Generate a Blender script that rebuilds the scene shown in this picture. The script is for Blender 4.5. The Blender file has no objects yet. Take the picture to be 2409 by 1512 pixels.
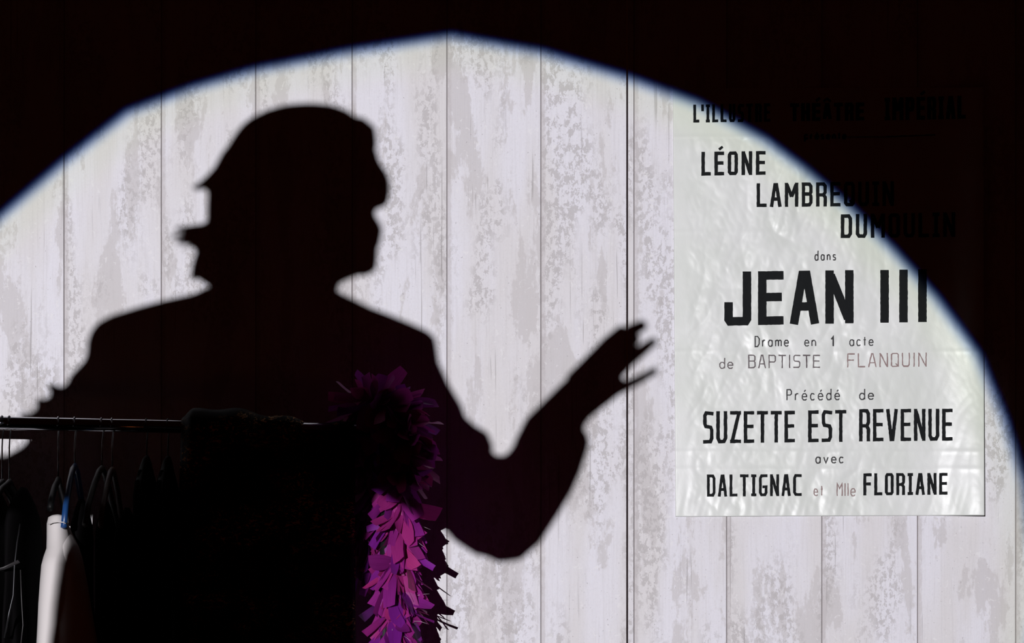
import bpy, math, random
from mathutils import Vector, Matrix, noise
scene = bpy.context.scene
COL = scene.collection
V = Vector

# ------------------------------------------------------------------ frame of the photograph
K = 0.0011                     # metres per pixel on the back wall (y = 0)
DC, ZC, Z0 = 6.0, 0.75, 1.757  # camera distance, camera height, height of the frame centre on the wall
LIGHT = V((-2.5, -14.0, 1.2))  # lens of the theatre spotlight

def wall_pt(px, py, y=0.0):
    return V(((px - 1204.5) * K, y, Z0 + (756 - py) * K))

def at(px, py, e):
    """the point e metres in front of the back wall seen at that pixel"""
    W = wall_pt(px, py); C = V((0, -DC, ZC))
    return C + (W - C) * ((DC - e) / DC)

# ------------------------------------------------------------------ camera
cam_d = bpy.data.cameras.new('camera'); cam = bpy.data.objects.new('camera', cam_d)
COL.objects.link(cam); scene.camera = cam
cam.location = (0, -DC, ZC); cam.rotation_euler = (math.pi / 2, 0, 0)
cam_d.sensor_width = 36.0; cam_d.lens = 36.0 * DC / (2409 * K)
cam_d.shift_y = (Z0 - ZC) / (2409 * K)
cam_d.clip_end = 200

# ------------------------------------------------------------------ world, exposure
scene.view_settings.view_transform = 'Standard'; scene.view_settings.look = 'None'
scene.view_settings.exposure = 0.0; scene.view_settings.gamma = 1.0
scene.view_settings.use_curve_mapping = False
world = bpy.data.worlds.new('dark_auditorium'); scene.world = world; world.use_nodes = True
bg = world.node_tree.nodes['Background']
bg.inputs[0].default_value = (1.0, 0.13, 0.05, 1); bg.inputs[1].default_value = 0.0043
scene.cycles.use_denoising = True
scene.cycles.max_bounces = 5

# ------------------------------------------------------------------ the theatre spotlight's beam (iris edge in the lamp's own nodes)
IRIS = [(-420, 960), (-170, 690), (0, 512), (150, 383), (300, 266), (450, 209), (600, 166), (830, 121),
        (1060, 86), (1270, 123), (1475, 184), (1640, 244), (1800, 331), (1900, 406), (2000, 492), (2100, 589),
        (2200, 700), (2300, 836), (2362, 985), (2409, 1140), (2440, 1400), (2390, 1750), (2180, 2150),
        (1850, 2480), (1400, 2690), (1000, 2740), (550, 2680), (120, 2480), (-250, 2130), (-480, 1650), (-510, 1280)]
ld = bpy.data.lights.new('spotlight_beam', 'POINT'); lo = bpy.data.objects.new('spotlight_beam', ld)
COL.objects.link(lo); lo.location = LIGHT
ld.energy = 7650.0; ld.shadow_soft_size = 0.0155; ld.use_nodes = True
nt = ld.node_tree; nodes = nt.nodes; nodes.clear()

def mth(nt, op, a, b=None, c=None):
    n = nt.nodes.new('ShaderNodeMath'); n.operation = op
    for i, v in enumerate((a, b, c)):
        if v is None: continue
        if isinstance(v, (int, float)): n.inputs[i].default_value = v
        else: nt.links.new(v, n.inputs[i])
    return n.outputs[0]

def smooth(nt, x, lo_, hi_):
    n = nt.nodes.new('ShaderNodeMapRange'); n.interpolation_type = 'SMOOTHSTEP'
    n.inputs['From Min'].default_value = lo_; n.inputs['From Max'].default_value = hi_
    nt.links.new(x, n.inputs['Value']); return n.outputs['Result']

geo = nodes.new('ShaderNodeNewGeometry')
sep = nodes.new('ShaderNodeSeparateXYZ'); nt.links.new(geo.outputs['Incoming'], sep.inputs[0])
sx = mth(nt, 'DIVIDE', sep.outputs[0], sep.outputs[1]); sz = mth(nt, 'DIVIDE', sep.outputs[2], sep.outputs[1])
cmb = nodes.new('ShaderNodeCombineXYZ'); nt.links.new(sx, cmb.inputs[0]); nt.links.new(sz, cmb.inputs[1]); cmb.inputs[2].default_value = 1
SL = []
for p in IRIS:
    W = wall_pt(*p) - LIGHT
    SL.append((W.x / W.y, W.z / W.y))
cxm = sum(p[0] for p in SL) / len(SL); czm = sum(p[1] for p in SL) / len(SL)
PXS = K / 14.0                 # one wall pixel as a slope
inner = None
for i in range(len(SL)):
    (ax, az), (bx, bz) = SL[i], SL[(i + 1) % len(SL)]
    nx, nz = -(bz - az), (bx - ax); l = math.hypot(nx, nz); nx /= l; nz /= l
    c0 = -(nx * ax + nz * az)
    if nx * cxm + nz * czm + c0 < 0: nx, nz, c0 = -nx, -nz, -c0
    d = nodes.new('ShaderNodeVectorMath'); d.operation = 'DOT_PRODUCT'
    nt.links.new(cmb.outputs[0], d.inputs[0]); d.inputs[1].default_value = (nx / PXS, nz / PXS, c0 / PXS)
    inner = d.outputs['Value'] if inner is None else mth(nt, 'MINIMUM', inner, d.outputs['Value'])
fwd = mth(nt, 'GREATER_THAN', sep.outputs[1], 0.05)
chan = nodes.new('ShaderNodeCombineXYZ')
for i, (a, b, k0, k1, wide) in enumerate(((-6, 21, .95, 1.0, 95), (-8, 19, .965, .985, 70), (-12.5, 15, .91, 1.015, 110))):
    v = mth(nt, 'MULTIPLY', smooth(nt, inner, a, b), fwd)
    mr = nodes.new('ShaderNodeMapRange'); mr.interpolation_type = 'SMOOTHSTEP'
    mr.inputs['From Min'].default_value = 20; mr.inputs['From Max'].default_value = wide
    mr.inputs['To Min'].default_value = k0; mr.inputs['To Max'].default_value = k1
    nt.links.new(inner, mr.inputs['Value'])
    nt.links.new(mth(nt, 'MULTIPLY', v, mr.outputs['Result']), chan.inputs[i])
em = nodes.new('ShaderNodeEmission'); nt.links.new(chan.outputs[0], em.inputs['Color']); em.inputs['Strength'].default_value = 1.0
out = nodes.new('ShaderNodeOutputLight'); nt.links.new(em.outputs[0], out.inputs[0])

# a weak amber stage lamp low on the right
ad = bpy.data.lights.new('amber_footlight', 'POINT'); ao = bpy.data.objects.new('amber_footlight', ad)
COL.objects.link(ao); ao.location = (1.1, -2.6, 0.22); ad.energy = 0.42; ad.color = (1.0, 0.22, 0.06); ad.shadow_soft_size = 0.06
a2 = bpy.data.objects.new('amber_footlight', ad.copy()); COL.objects.link(a2); a2.location = (-1.22, -2.7, 0.22); a2.data.energy = 0.55

# ------------------------------------------------------------------ helpers
def link(o, parent=None):
    COL.objects.link(o)
    if parent is not None: o.parent = parent
    return o

def mesh_obj(name, verts, faces, mat=None, parent=None, smooth_=True, loc=None):
    """verts in world space; the object sits at loc (or its parent's origin)"""
    base = V((0, 0, 0))
    M = Matrix.Identity(4)
    if parent is not None:
        M = world_of(parent).inverted()
    elif loc is not None:
        M = Matrix.Translation(-V(loc))
    me = bpy.data.meshes.new(name)
    me.from_pydata([tuple(M @ V(v)) for v in verts], [], faces)
    me.update()
    if smooth_: me.polygons.foreach_set('use_smooth', [True] * len(me.polygons))
    if mat: me.materials.append(mat)
    o = bpy.data.objects.new(name, me)
    if loc is not None and parent is None: o.location = loc
    return link(o, parent)

def world_of(o):
    m = Matrix.Translation(o.location) @ o.rotation_euler.to_matrix().to_4x4()
    return world_of(o.parent) @ m if o.parent else m

def empty(name, loc, rz=0.0):
    o = bpy.data.objects.new(name, None); o.location = loc; o.rotation_euler = (0, 0, rz)
    o.empty_display_size = .1
    return link(o)

def tag(o, label, cat, group=None, kind=None):
    o['label'] = label; o['category'] = cat
    if group: o['group'] = group
    if kind: o['kind'] = kind
    return o

class MB:
    """collects closed shells in world space"""
    def __init__(s): s.v = []; s.f = []
    def add(s, v, f):
        n = len(s.v); s.v += [V(p) for p in v]; s.f += [tuple(i + n for i in q) for q in f]; return s
    def loft(s, rings, cap=True):
        n = len(rings[0]); v = [p for r in rings for p in r]; f = []
        for i in range(len(rings) - 1):
            for j in range(n):
                k = (j + 1) % n
                f.append((i * n + j, i * n + k, (i + 1) * n + k, (i + 1) * n + j))
        if cap:
            f.append(tuple(reversed(range(n)))); m = (len(rings) - 1) * n
            f.append(tuple(range(m, m + n)))
        return s.add(v, f)
    def tube(s, pts, r, n=10, cap=True, flat=None):
        pts = [V(p) for p in pts]; rings = []
        up = V((0.13, 0.2, 1)).normalized()
        a = None
        for i, p in enumerate(pts):
            t = (pts[min(i + 1, len(pts) - 1)] - pts[max(i - 1, 0)]).normalized()
            if a is None: a = t.cross(up if abs(t.dot(up)) < .95 else V((1, 0, 0))).normalized()
            a = (a - t * a.dot(t)).normalized(); b = t.cross(a)
            rr = r[i] if isinstance(r, (list, tuple)) else r
            ra, rb = rr if isinstance(rr, tuple) else (rr, rr)
            rings.append([p + a * (ra * math.cos(2 * math.pi * j / n)) + b * (rb * math.sin(2 * math.pi * j / n)) for j in range(n)])
        return s.loft(rings, cap)
    def ball(s, c, rx, ry, rz, n=14, m=9):
        c = V(c); rings = []
        for i in range(m):
            th = math.pi * (i + .02) / (m - .96)
            th = min(max(th, .04), math.pi - .04)
            rings.append([c + V((rx * math.sin(th) * math.cos(2 * math.pi * j / n), ry * math.sin(th) * math.sin(2 * math.pi * j / n), -rz * math.cos(th))) for j in range(n)])
        return s.loft(rings)
    def box(s, c, sx_, sy_, sz_, rot=None):
        c = V(c); v = []
        for z in (-1, 1):
            for x, y in ((-1, -1), (1, -1), (1, 1), (-1, 1)):
                p = V((x * sx_ / 2, y * sy_ / 2, z * sz_ / 2))
                v.append(c + (rot @ p if rot else p))
        return s.add(v, [(3, 2, 1, 0), (4, 5, 6, 7), (0, 1, 5, 4), (1, 2, 6, 5), (2, 3, 7, 6), (3, 0, 4, 7)])
    def obj(s, name, mat, parent=None, smooth_=True, loc=None):
        return mesh_obj(name, s.v, s.f, mat, parent, smooth_, loc)

def remesh(o, voxel, sm=4):
    """fuse the shells of o into one continuous surface"""
    m = o.modifiers.new('fuse', 'REMESH'); m.mode = 'VOXEL'; m.voxel_size = voxel; m.use_smooth_shade = True
    if sm:
        k = o.modifiers.new('soften', 'SMOOTH'); k.iterations = sm; k.factor = .5
    dg = bpy.context.evaluated_depsgraph_get(); dg.update()
    me = bpy.data.meshes.new_from_object(o.evaluated_get(dg))
    old = o.data; o.modifiers.clear(); o.data = me; me.name = o.name
    if not me.materials and old.materials: me.materials.append(old.materials[0])
    me.polygons.foreach_set('use_smooth', [True] * len(me.polygons))
    return o

def bevel(o, w, seg=2):
    m = o.modifiers.new('bevel', 'BEVEL'); m.width = w; m.segments = seg; m.limit_method = 'ANGLE'; return o

# ------------------------------------------------------------------ materials
def mat(name, color, rough=.6, metal=0.0, spec=.5, **kw):
    m = bpy.data.materials.new(name); m.use_nodes = True
    p = m.node_tree.nodes['Principled BSDF']
    p.inputs['Base Color'].default_value = (*color, 1); p.inputs['Roughness'].default_value = rough
    p.inputs['Metallic'].default_value = metal; p.inputs['Specular IOR Level'].default_value = spec
    for k, v in kw.items(): p.inputs[k].default_value = v
    return m

def tex_noise(nt, vec, scale, detail=4, rough=.5, dist=0.0):
    n = nt.nodes.new('ShaderNodeTexNoise'); n.inputs['Scale'].default_value = scale
    n.inputs['Detail'].default_value = detail; n.inputs['Roughness'].default_value = rough
    n.inputs['Distortion'].default_value = dist
    nt.links.new(vec, n.inputs['Vector']); return n.outputs['Fac']

def vscale(nt, vec, s, off=(0, 0, 0)):
    n = nt.nodes.new('ShaderNodeVectorMath'); n.operation = 'MULTIPLY_ADD'
    nt.links.new(vec, n.inputs[0]); n.inputs[1].default_value = s; n.inputs[2].default_value = off
    return n.outputs[0]

def mix(nt, fac, a, b, mode='MIX'):
    n = nt.nodes.new('ShaderNodeMix'); n.data_type = 'RGBA'; n.blend_type = mode
    for i, v in ((0, fac), (6, a), (7, b)):
        if isinstance(v, (int, float)): n.inputs[i].default_value = v
        elif isinstance(v, tuple): n.inputs[i].default_value = (*v, 1)
        else: nt.links.new(v, n.inputs[i])
    return n.outputs[2]

def bump(nt, h, strength, dist, p):
    b = nt.nodes.new('ShaderNodeBump'); b.inputs['Strength'].default_value = strength; b.inputs['Distance'].default_value = dist
    nt.links.new(h, b.inputs['Height']); nt.links.new(b.outputs[0], p.inputs['Normal'])

def make_wall_mat():
    m = mat('whitewashed_planks', (.7, .68, .7), .75, spec=.25); nt = m.node_tree; p = nt.nodes['Principled BSDF']
    tc = nt.nodes.new('ShaderNodeTexCoord'); pid = nt.nodes.new('ShaderNodeAttribute'); pid.attribute_name = 'plank'
    sh = nt.nodes.new('ShaderNodeVectorMath'); sh.operation = 'MULTIPLY_ADD'
    nt.links.new(pid.outputs['Vector'], sh.inputs[0]); sh.inputs[1].default_value = (13.7, 3.1, 7.9)
    nt.links.new(tc.outputs['Object'], sh.inputs[2]); co = sh.outputs[0]
    # faint lavender / warm clouds along the boards
    tone = smooth(nt, tex_noise(nt, vscale(nt, co, (9, 1, 1.6)), 1.0, 3), .36, .64)
    c = mix(nt, tone, (.70, .675, .69), (.755, .74, .80))
    # fine vertical wood grain
    grain = tex_noise(nt, vscale(nt, co, (230, 1, 7)), 1.0, 4, .6)
    c = mix(nt, mth(nt, 'MULTIPLY', smooth(nt, grain, .45, .8), .30), c, (.50, .475, .48))
    # large worn patches
    big = tex_noise(nt, vscale(nt, co, (10.5, 1, 2.7), (3.3, 0, 1.7)), 1.0, 7, .58, .25)
    ragged = tex_noise(nt, vscale(nt, co, (95, 1, 55)), 1.0, 4, .65, .4)
    pb = mth(nt, 'ADD', big, mth(nt, 'MULTIPLY', mth(nt, 'SUBTRACT', ragged, .5), .16))
    patch = smooth(nt, pb, .535, .575)
    c = mix(nt, mth(nt, 'MULTIPLY', patch, .62), c, (.545, .515, .52))
    # small peeled flecks, only where the paint is old
    zone = smooth(nt, tex_noise(nt, vscale(nt, co, (9, 1, 2.4), (9.1, 0, 4.2)), 1.0, 3), .47, .60)
    fl = tex_noise(nt, vscale(nt, co, (80, 1, 52)), 1.0, 7, .72, .15)
    fleck = mth(nt, 'MULTIPLY', smooth(nt, fl, .50, .54), zone)
    c = mix(nt, mth(nt, 'MULTIPLY', fleck, .68), c, (.455, .43, .435))
    # fine mottling and pin specks
    mo_ = tex_noise(nt, vscale(nt, co, (260, 1, 170)), 1.0, 4, .7)
    c = mix(nt, mth(nt, 'MULTIPLY', smooth(nt, mo_, .45, .75), .22), c, (.52, .495, .505))
    sp_ = smooth(nt, tex_noise(nt, vscale(nt, co, (190, 1, 150), (4, 0, 1)), 1.0, 3, .5), .70, .74)
    c = mix(nt, mth(nt, 'MULTIPLY', sp_, .7), c, (.36, .34, .35))
    # pale chips
    chip = smooth(nt, tex_noise(nt, vscale(nt, co, (70, 1, 60), (2, 0, 7)), 1.0, 5, .6, .8), .62, .66)
    c = mix(nt, mth(nt, 'MULTIPLY', chip, .5), c, (.80, .785, .80))
    # long drying cracks
    cz = smooth(nt, tex_noise(nt, vscale(nt, co, (8, 1, 2), (5, 0, 2)), 1.0, 2), .52, .62)
    cr = smooth(nt, tex_noise(nt, vscale(nt, co, (150, 1, 3.2), (0, 0, 3)), 1.0, 2, .4, .25), .655, .70)
    c = mix(nt, mth(nt, 'MULTIPLY', mth(nt, 'MULTIPLY', cr, cz), .55), c, (.30, .28, .28))
    # old dirt rubbed into the edges of each board
    ed = nt.nodes.new('ShaderNodeAttribute'); ed.attribute_name = 'seam'
    wob = mth(nt, 'ADD', ed.outputs['Fac'], mth(nt, 'MULTIPLY', mth(nt, 'SUBTRACT', ragged, .5), .9))
    c = mix(nt, mth(nt, 'MULTIPLY', smooth(nt, wob, .35, .75), .55), c, (.50, .465, .475))
    c = mix(nt, mth(nt, 'MULTIPLY', smooth(nt, ed.outputs['Fac'], .80, .98), .75), c, (.25, .225, .225))
    nt.links.new(c, p.inputs['Base Color'])
    hh = mth(nt, 'SUBTRACT', mth(nt, 'MULTIPLY', grain, .25), mth(nt, 'ADD', mth(nt, 'MULTIPLY', fleck, .3), mth(nt, 'MULTIPLY', patch, .25)))
    bump(nt, hh, .35, .0006, p)
    return m

WALL = make_wall_mat()
BLACK_PAINT = mat('black_stage_floor', (.004, .0036, .0035), 1.0, spec=.02)

# ------------------------------------------------------------------ the setting
random.seed(3)
ZTOP = 3.4
def wall_panel(name, x0, x1, grooves):
    """planked sheet: list of x columns with depth, extruded upwards, V grooves cut in"""
    cols = []       # (x, y, seamvalue)
    cols.append((x0, .0015, 0.0)); cols.append((x0 + .0012, 0, 0.0))
    for g in grooves:
        cols += [(g - .0035, 0, 0.0), (g - .0011, 0, .3), (g, .0032, 1.0), (g + .0018, .0010, .95), (g + .0030, .0008, .76), (g + .010, 0.0, .66), (g + .018, 0, 0.0)]
    cols += [(x1 - .0012, 0, 0.0), (x1, .0015, 0.0)]
    v = []; f = []; pl = []; n = len(cols); gi = [g for g in grooves]
    zs = [0.0, 1.2, 2.3, ZTOP]
    for z in zs: v += [(c[0], c[1], z) for c in cols]
    for r in range(len(zs) - 1):
        for i in range(n - 1):
            f.append((r * n + i, r * n + i + 1, (r + 1) * n + i + 1, (r + 1) * n + i))
            xm = (cols[i][0] + cols[i + 1][0]) / 2
            pl.append(sum(1 for g in gi if xm > g) + (37 if x0 > 0 else 0))
    nv = len(v)                     # back and rim
    v += [(x0, .018, 0), (x1, .018, 0), (x1, .018, ZTOP), (x0, .018, ZTOP)]
    f += [(nv + 1, nv, nv + 3, nv + 2)]; pl.append(0)
    f += [tuple([nv] + [r * n for r in range(len(zs))] + [nv + 3])]; pl.append(0)
    f += [tuple([nv + 2] + [r * n + n - 1 for r in reversed(range(len(zs)))] + [nv + 1])]; pl.append(0)
    f += [tuple([nv + 1] + [i for i in reversed(range(n))] + [nv])]; pl.append(0)
    f += [tuple([nv + 3] + [(len(zs) - 1) * n + i for i in range(n)] + [nv + 2])]; pl.append(0)
    o = mesh_obj(name, v, f, WALL, smooth_=False)
    a = o.data.attributes.new('plank', 'FLOAT_VECTOR', 'FACE')
    rnd = {}
    for i, k in enumerate(pl):
        if k not in rnd: rnd[k] = (random.random(), random.random(), random.random())
        a.data[i].vector = rnd[k]
    s = o.data.attributes.new('seam', 'FLOAT', 'POINT')
    for i in range(nv): s.data[i].value = cols[i % n][2]
    o['kind'] = 'structure'
    return o

X = lambda px: (px - 1204.5) * K
wall_panel('wall_left', -4.2, X(1473.8), [X(g) for g in (-2575, -2350, -2125, -1900, -1675, -1450, -1225, -1000, -775, -550, -305, -75, 150, 379, 601, 828, 1051, 1272)])
wall_panel('wall_right', X(1477.6), 4.2, [X(g) for g in (1491, 1709, 1933, 2158, 2389, 2614, 2840, 3065, 3290, 3515, 3740, 3965, 4190, 4415, 4640, 4865)])
fl = MB().box((0, -6.6, -.05), 12, 17.0, .1).obj('floor', BLACK_PAINT, smooth_=False); fl['kind'] = 'structure'

# ------------------------------------------------------------------ the poster
def ridge(v): return 1.0 - abs(v)
PX0, PX1, PY0, PY1 = 1586, 2315, 206, 1213          # poster edges in photo pixels
def sm01(x, a, b):
    t = min(max((x - a) / (b - a), 0), 1); return t * t * (3 - 2 * t)
def crease(px, py):
    """how far the crumpled paper stands off the wall, in metres"""
    q = V((px * .0055, py * .0040, 0))
    w = noise.noise_vector(V((px * .006, py * .006, 3.3)))
    a = noise.noise(V((px * .011, py * .0075, 1.1)) + w * .7)
    b = noise.noise(V((px * .030 + py * .009, py * .013, 7.7)) + w * .9)
    c = noise.noise(V((px * .075 + py * .02, py * .022, 4.7)) + w * .5)
    big = noise.noise(q)
    c2 = noise.noise(V((px * .062 - py * .02, py * .040 + px * .012, 5.5)) + w * .8)
    m = sm01(px, 1606, 1640) * (1 - .55 * sm01(px, 1980, 2120)) * sm01(py, 318, 332)
    m = max(m, .10)
    if py > 1050: m *= .85
    h = m * (.0044 * (abs(a) - .2) + .0026 * (abs(b) - .2) + .0008 * (abs(c2) - .2) + .0003 * c + .0012 * big)
    # horizontal joins and folds
    for y0, s, wd in ((322, .0007, 4), (826, .0006, 5), (545, .0004, 5), (1062, .0009, 5), (1103, .0010, 6)):
        d = (py - y0 + 2.0 * noise.noise(V((px * .01, y0, 0)))) / wd
        h += s * math.exp(-d * d) * (.6 + .4 * noise.noise(V((px * .013, y0, 9))))
    if py > 1095:                                   # short ripples along the bottom edge
        h += .0009 * sm01(py, 1095, 1200) * (1 - .5 * sm01(px, 1900, 2150)) * noise.noise(V((px * .085 + .02 * py, py * .012, 2)))
    return max(h, -.0036) + .0046
def lift(px, py):                                   # the right edge curls off the wall
    t = sm01(px, 2150, 2316)
    return (.016 + .016 * sm01(py, 850, 1200)) * t * t
def poster_pt(px, py, off=0.0):
    e = crease(px, py) + lift(px, py) + off
    return at(px, py, e)

def make_paper_mat():
    m = mat('varnished_paper', (.62, .635, .615), .37, spec=.45); nt = m.node_tree; p = nt.nodes['Principled BSDF']
    tc = nt.nodes.new('ShaderNodeTexCoord'); co = tc.outputs['Object']
    n1 = tex_noise(nt, vscale(nt, co, (7, 1, 5)), 1.0, 4, .55)
    c = mix(nt, smooth(nt, n1, .35, .68), (.655, .675, .645), (.72, .73, .72))
    nt.links.new(c, p.inputs['Base Color'])
    n2 = tex_noise(nt, vscale(nt, co, (60, 1, 34)), 1.0, 5, .6, .6)
    bump(nt, n2, .22, .001, p)
    return m
PAPER = make_paper_mat()
INK = mat('black_paint_lettering', (.009, .010, .011), .8, spec=.12)
PENCIL = mat('worn_ink', (.13, .11, .115), .6, spec=.3)
THIN_INK = mat('thin_black_ink', (.035, .034, .036), .6, spec=.3)
RED_INK = mat('faded_red_ink', (.27, .19, .185), .6, spec=.3)

NX, NY = 244, 336
pv = []; pf = []
for j in range(NY + 1):
    py = PY0 + (PY1 - PY0) * j / NY
    for i in range(NX + 1):
        u = i / NX
        xl = 1583 + 6 * j / NY; xr = 2313 + 3 * j / NY
        px = xl + (xr - xl) * u
        pv.append(poster_pt(px, py + (1 - u) * 3 - 1))
for j in range(NY):
    for i in range(NX):
        a = j * (NX + 1) + i
        pf.append((a, a + NX + 1, a + NX + 2, a + 1))
poster = mesh_obj('theatre_poster', pv, pf, PAPER, loc=tuple(wall_pt(1950, 1213, -.004)))
sol = poster.modifiers.new('thickness', 'SOLIDIFY'); sol.thickness = .0005; sol.offset = 1
tag(poster, 'crumpled greenish-white theatre poster with black hand-painted lettering on the right wall panel', 'poster')

# ---- stroke lettering
def chamf(l, r, b, t, c=.17, d=.08):
    return [(l, b + d), (l + c, b), (r - c, b), (r, b + d), (r, t - d), (r - c, t), (l + c, t), (l, t - d), (l, b + d)]
G = {
 'A': (1.05, [[(0, 0), (.40, 1), (.60, 1), (1, 0)], [(.17, .30), (.83, .30)]]),
 'B': (1, [[(.0, 0), (0, 1), (.8, 1), (1, .9), (1, .62), (.85, .53), (0, .53)], [(.85, .53), (1, .43), (1, .12), (.8, 0), (0, 0)]]),
 'C': (1, [[(1, 1), (.2, 1), (0, .88), (0, .12), (.2, 0), (1, 0)]]),
 'D': (1, [[(0, 0), (0, 1), (.78, 1), (1, .87), (1, .13), (.78, 0), (0, 0)]]),
 'E': (.95, [[(1, 1), (0, 1), (0, 0), (1, 0)], [(0, .52), (.9, .52)]]),
 'F': (.95, [[(1, 1), (0, 1), (0, 0)], [(0, .52), (.85, .52)]]),
 'G': (1, [[(1, 1), (.2, 1), (0, .88), (0, .12), (.2, 0), (.8, 0), (1, .12), (1, .42), (.6, .42)]]),
 'H': (1, [[(0, 0), (0, 1)], [(1, 0), (1, 1)], [(0, .5), (1, .5)]]),
 'I': (.62, [[(.5, 0), (.5, 1)], [(.0, 0), (1, 0)], [(.0, 1), (1, 1)]]),
 'i': (.3, [[(.5, 0), (.5, 1)]]),
 'J': (1, [[(1, 1), (1, .05), (.92, 0), (.08, 0), (0, .05), (0, .33)]]),
 'L': (.92, [[(0, 1), (0, 0), (1, 0)]]),
 'M': (1.25, [[(0, 0), (0, 1)], [(.05, 1), (.5, .40)], [(.95, 1), (.5, .40)], [(1, 1), (1, 0)]]),
 'N': (1.05, [[(0, 0), (0, 1)], [(.06, .99), (.94, .01)], [(1, 0), (1, 1)]]),
 'O': (1, [chamf(0, 1, 0, 1)]),
 'P': (1, [[(0, 0), (0, 1), (.8, 1), (1, .9), (1, .56), (.8, .45), (0, .45)]]),
 'Q': (1, [chamf(0, 1, 0, 1), [(.6, .22), (1.05, -.02)]]),
 'R': (1, [[(0, 0), (0, 1), (.8, 1), (1, .9), (1, .6), (.8, .48), (0, .48)], [(.75, .48), (1, .36), (1, 0)]]),
 'S': (.95, [[(1, .98), (.2, 1), (0, .9), (0, .62), (.15, .53), (.85, .5), (1, .4), (1, .12), (.8, 0), (0, .0)]]),
 'T': (1, [[(0, 1), (1, 1)], [(.5, 1), (.5, 0)]]),
 'U': (1, [[(0, 1), (0, .12), (.2, 0), (.8, 0), (1, .12), (1, 1)]]),
 'V': (1.05, [[(0, 1), (.42, 0), (.58, 0), (1, 1)]]),
 'Z': (1, [[(0, 1), (1, 1)], [(.94, .98), (.06, .02)], [(0, 0), (1, 0)]]),
 "'": (.28, [[(.5, 1), (.5, .74)]]),
}
LOOP = [(1, .7), (.72, 1), (.28, 1), (0, .72), (0, .28), (.28, 0), (.72, 0), (1, .3)]
EE = [(0, .52), (1, .52), (1, .74), (.72, 1), (.28, 1), (0, .72), (0, .28), (.28, 0), (.75, 0), (1, .16)]
LC = {
 'a': (1, [LOOP, [(1, 1), (1, 0)]]), 'd': (1, [LOOP, [(1, 1.75), (1, 0)]]), 'e': (1, [EE]),
 'é': (1, [EE, [(.45, 1.3), (.75, 1.6)]]),
 'n': (.95, [[(0, 0), (0, 1)], [(0, .7), (.35, 1), (.7, 1), (1, .7), (1, 0)]]),
 'm': (1.35, [[(0, 0), (0, 1)], [(0, .8), (.2, 1), (.38, 1), (.5, .8), (.5, 0)], [(.5, .8), (.7, 1), (.88, 1), (1, .8), (1, 0)]]),
 's': (.85, [[(1, .9), (.75, 1), (.2, 1), (0, .8), (.15, .58), (.85, .45), (1, .22), (.8, 0), (.2, 0), (0, .1)]]),
 'r': (.75, [[(0, 0), (0, 1)], [(0, .65), (.45, 1), (1, 1)]]),
 'c': (.9, [[(1, .85), (.72, 1), (.28, 1), (0, .72), (0, .28), (.28, 0), (.75, 0), (1, .15)]]),
 't': (.7, [[(.5, 1.5), (.5, .0)], [(0, 1), (1, 1)]]),
 'v': (1, [[(0, 1), (.5, 0), (1, 1)]]),
 'l': (.3, [[(.5, 1.75), (.5, 0)]]),
 'p': (1, [LOOP[:], [(0, 1), (0, -.75)]]),
 '1': (.45, [[(0, 1.15), (.8, 1.6), (.8, 0)]]),
 'D': (1.05, [[(0, 0), (0, 1.6), (.6, 1.6), (1, 1.2), (1, .4), (.6, 0), (0, 0)]]),
 'P': (1, [[(0, 0), (0, 1.65), (.75, 1.65), (1, 1.4), (1, 1.0), (.75, .8), (0, .8)]]),
 'M': (1.15, [[(0, 0), (0, 1.75), (.5, 1.0), (1, 1.75), (1, 0)]]),
}
ACC = {'É': 'E', 'Â': 'A'}
rng = random.Random(11)
def stroke(mb, pts, w, jit=0.0):
    """one painted stroke through photo pixels pts, w pixels wide, with slightly cut-out edges"""
    q_ = [pts[0]]
    for p_ in pts[1:]:
        if math.dist(p_, q_[-1]) > .05: q_.append(p_)
    pts = q_
    if len(pts) < 2: return
    closed = len(pts) > 3 and math.dist(pts[0], pts[-1]) < 1e-6
    # resample
    P = []
    for i in range(len(pts) - 1):
        (ax, ay), (bx, by) = pts[i], pts[i + 1]; L = math.hypot(bx - ax, by - ay); k = max(1, int(L / 5))
        for t in range(k): P.append((ax + (bx - ax) * t / k, ay + (by - ay) * t / k, t == 0))
    P.append((pts[-1][0], pts[-1][1], True))
    n = len(P); Lft = []; Rgt = []
    for i, (x, y, _) in enumerate(P):
        if closed: pa = P[i - 1] if i > 0 else P[n - 2]; pb = P[i + 1] if i < n - 1 else P[1]
        else: pa = P[max(i - 1, 0)]; pb = P[min(i + 1, n - 1)]
        d1 = (x - pa[0], y - pa[1]); d2 = (pb[0] - x, pb[1] - y)
        l1 = math.hypot(*d1); l2 = math.hypot(*d2)
        if l1 < 1e-9: d1 = d2; l1 = l2
        if l2 < 1e-9: d2 = d1; l2 = l1
        n1 = (-d1[1] / l1, d1[0] / l1); n2 = (-d2[1] / l2, d2[0] / l2)
        mx, my = n1[0] + n2[0], n1[1] + n2[1]; ml = math.hypot(mx, my)
        if ml < .35: mx, my, s = n1[0], n1[1], 1
        else:
            mx /= ml; my /= ml; s = min(1 / max(mx * n1[0] + my * n1[1], .3), 2.2)
        ja = 1 + rng.uniform(-jit, jit); jb = 1 + rng.uniform(-jit, jit)
        h = w / 2 * s
        Lft.append((x + mx * h * ja, y + my * h * ja)); Rgt.append((x - mx * h * jb, y - my * h * jb))
    m = max(1, round(w / 3.5)); v = []
    for k in range(m + 1):
        u = k / m
        v += [poster_pt(a[0] + (b[0] - a[0]) * u, a[1] + (b[1] - a[1]) * u, OFF[0]) for a, b in zip(Lft, Rgt)]
    f = [(k * n + i, k * n + i + 1, (k + 1) * n + i + 1, (k + 1) * n + i) for k in range(m) for i in range(n - 1)]
    mb.add(v, f)
OFF = [.0014]
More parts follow.
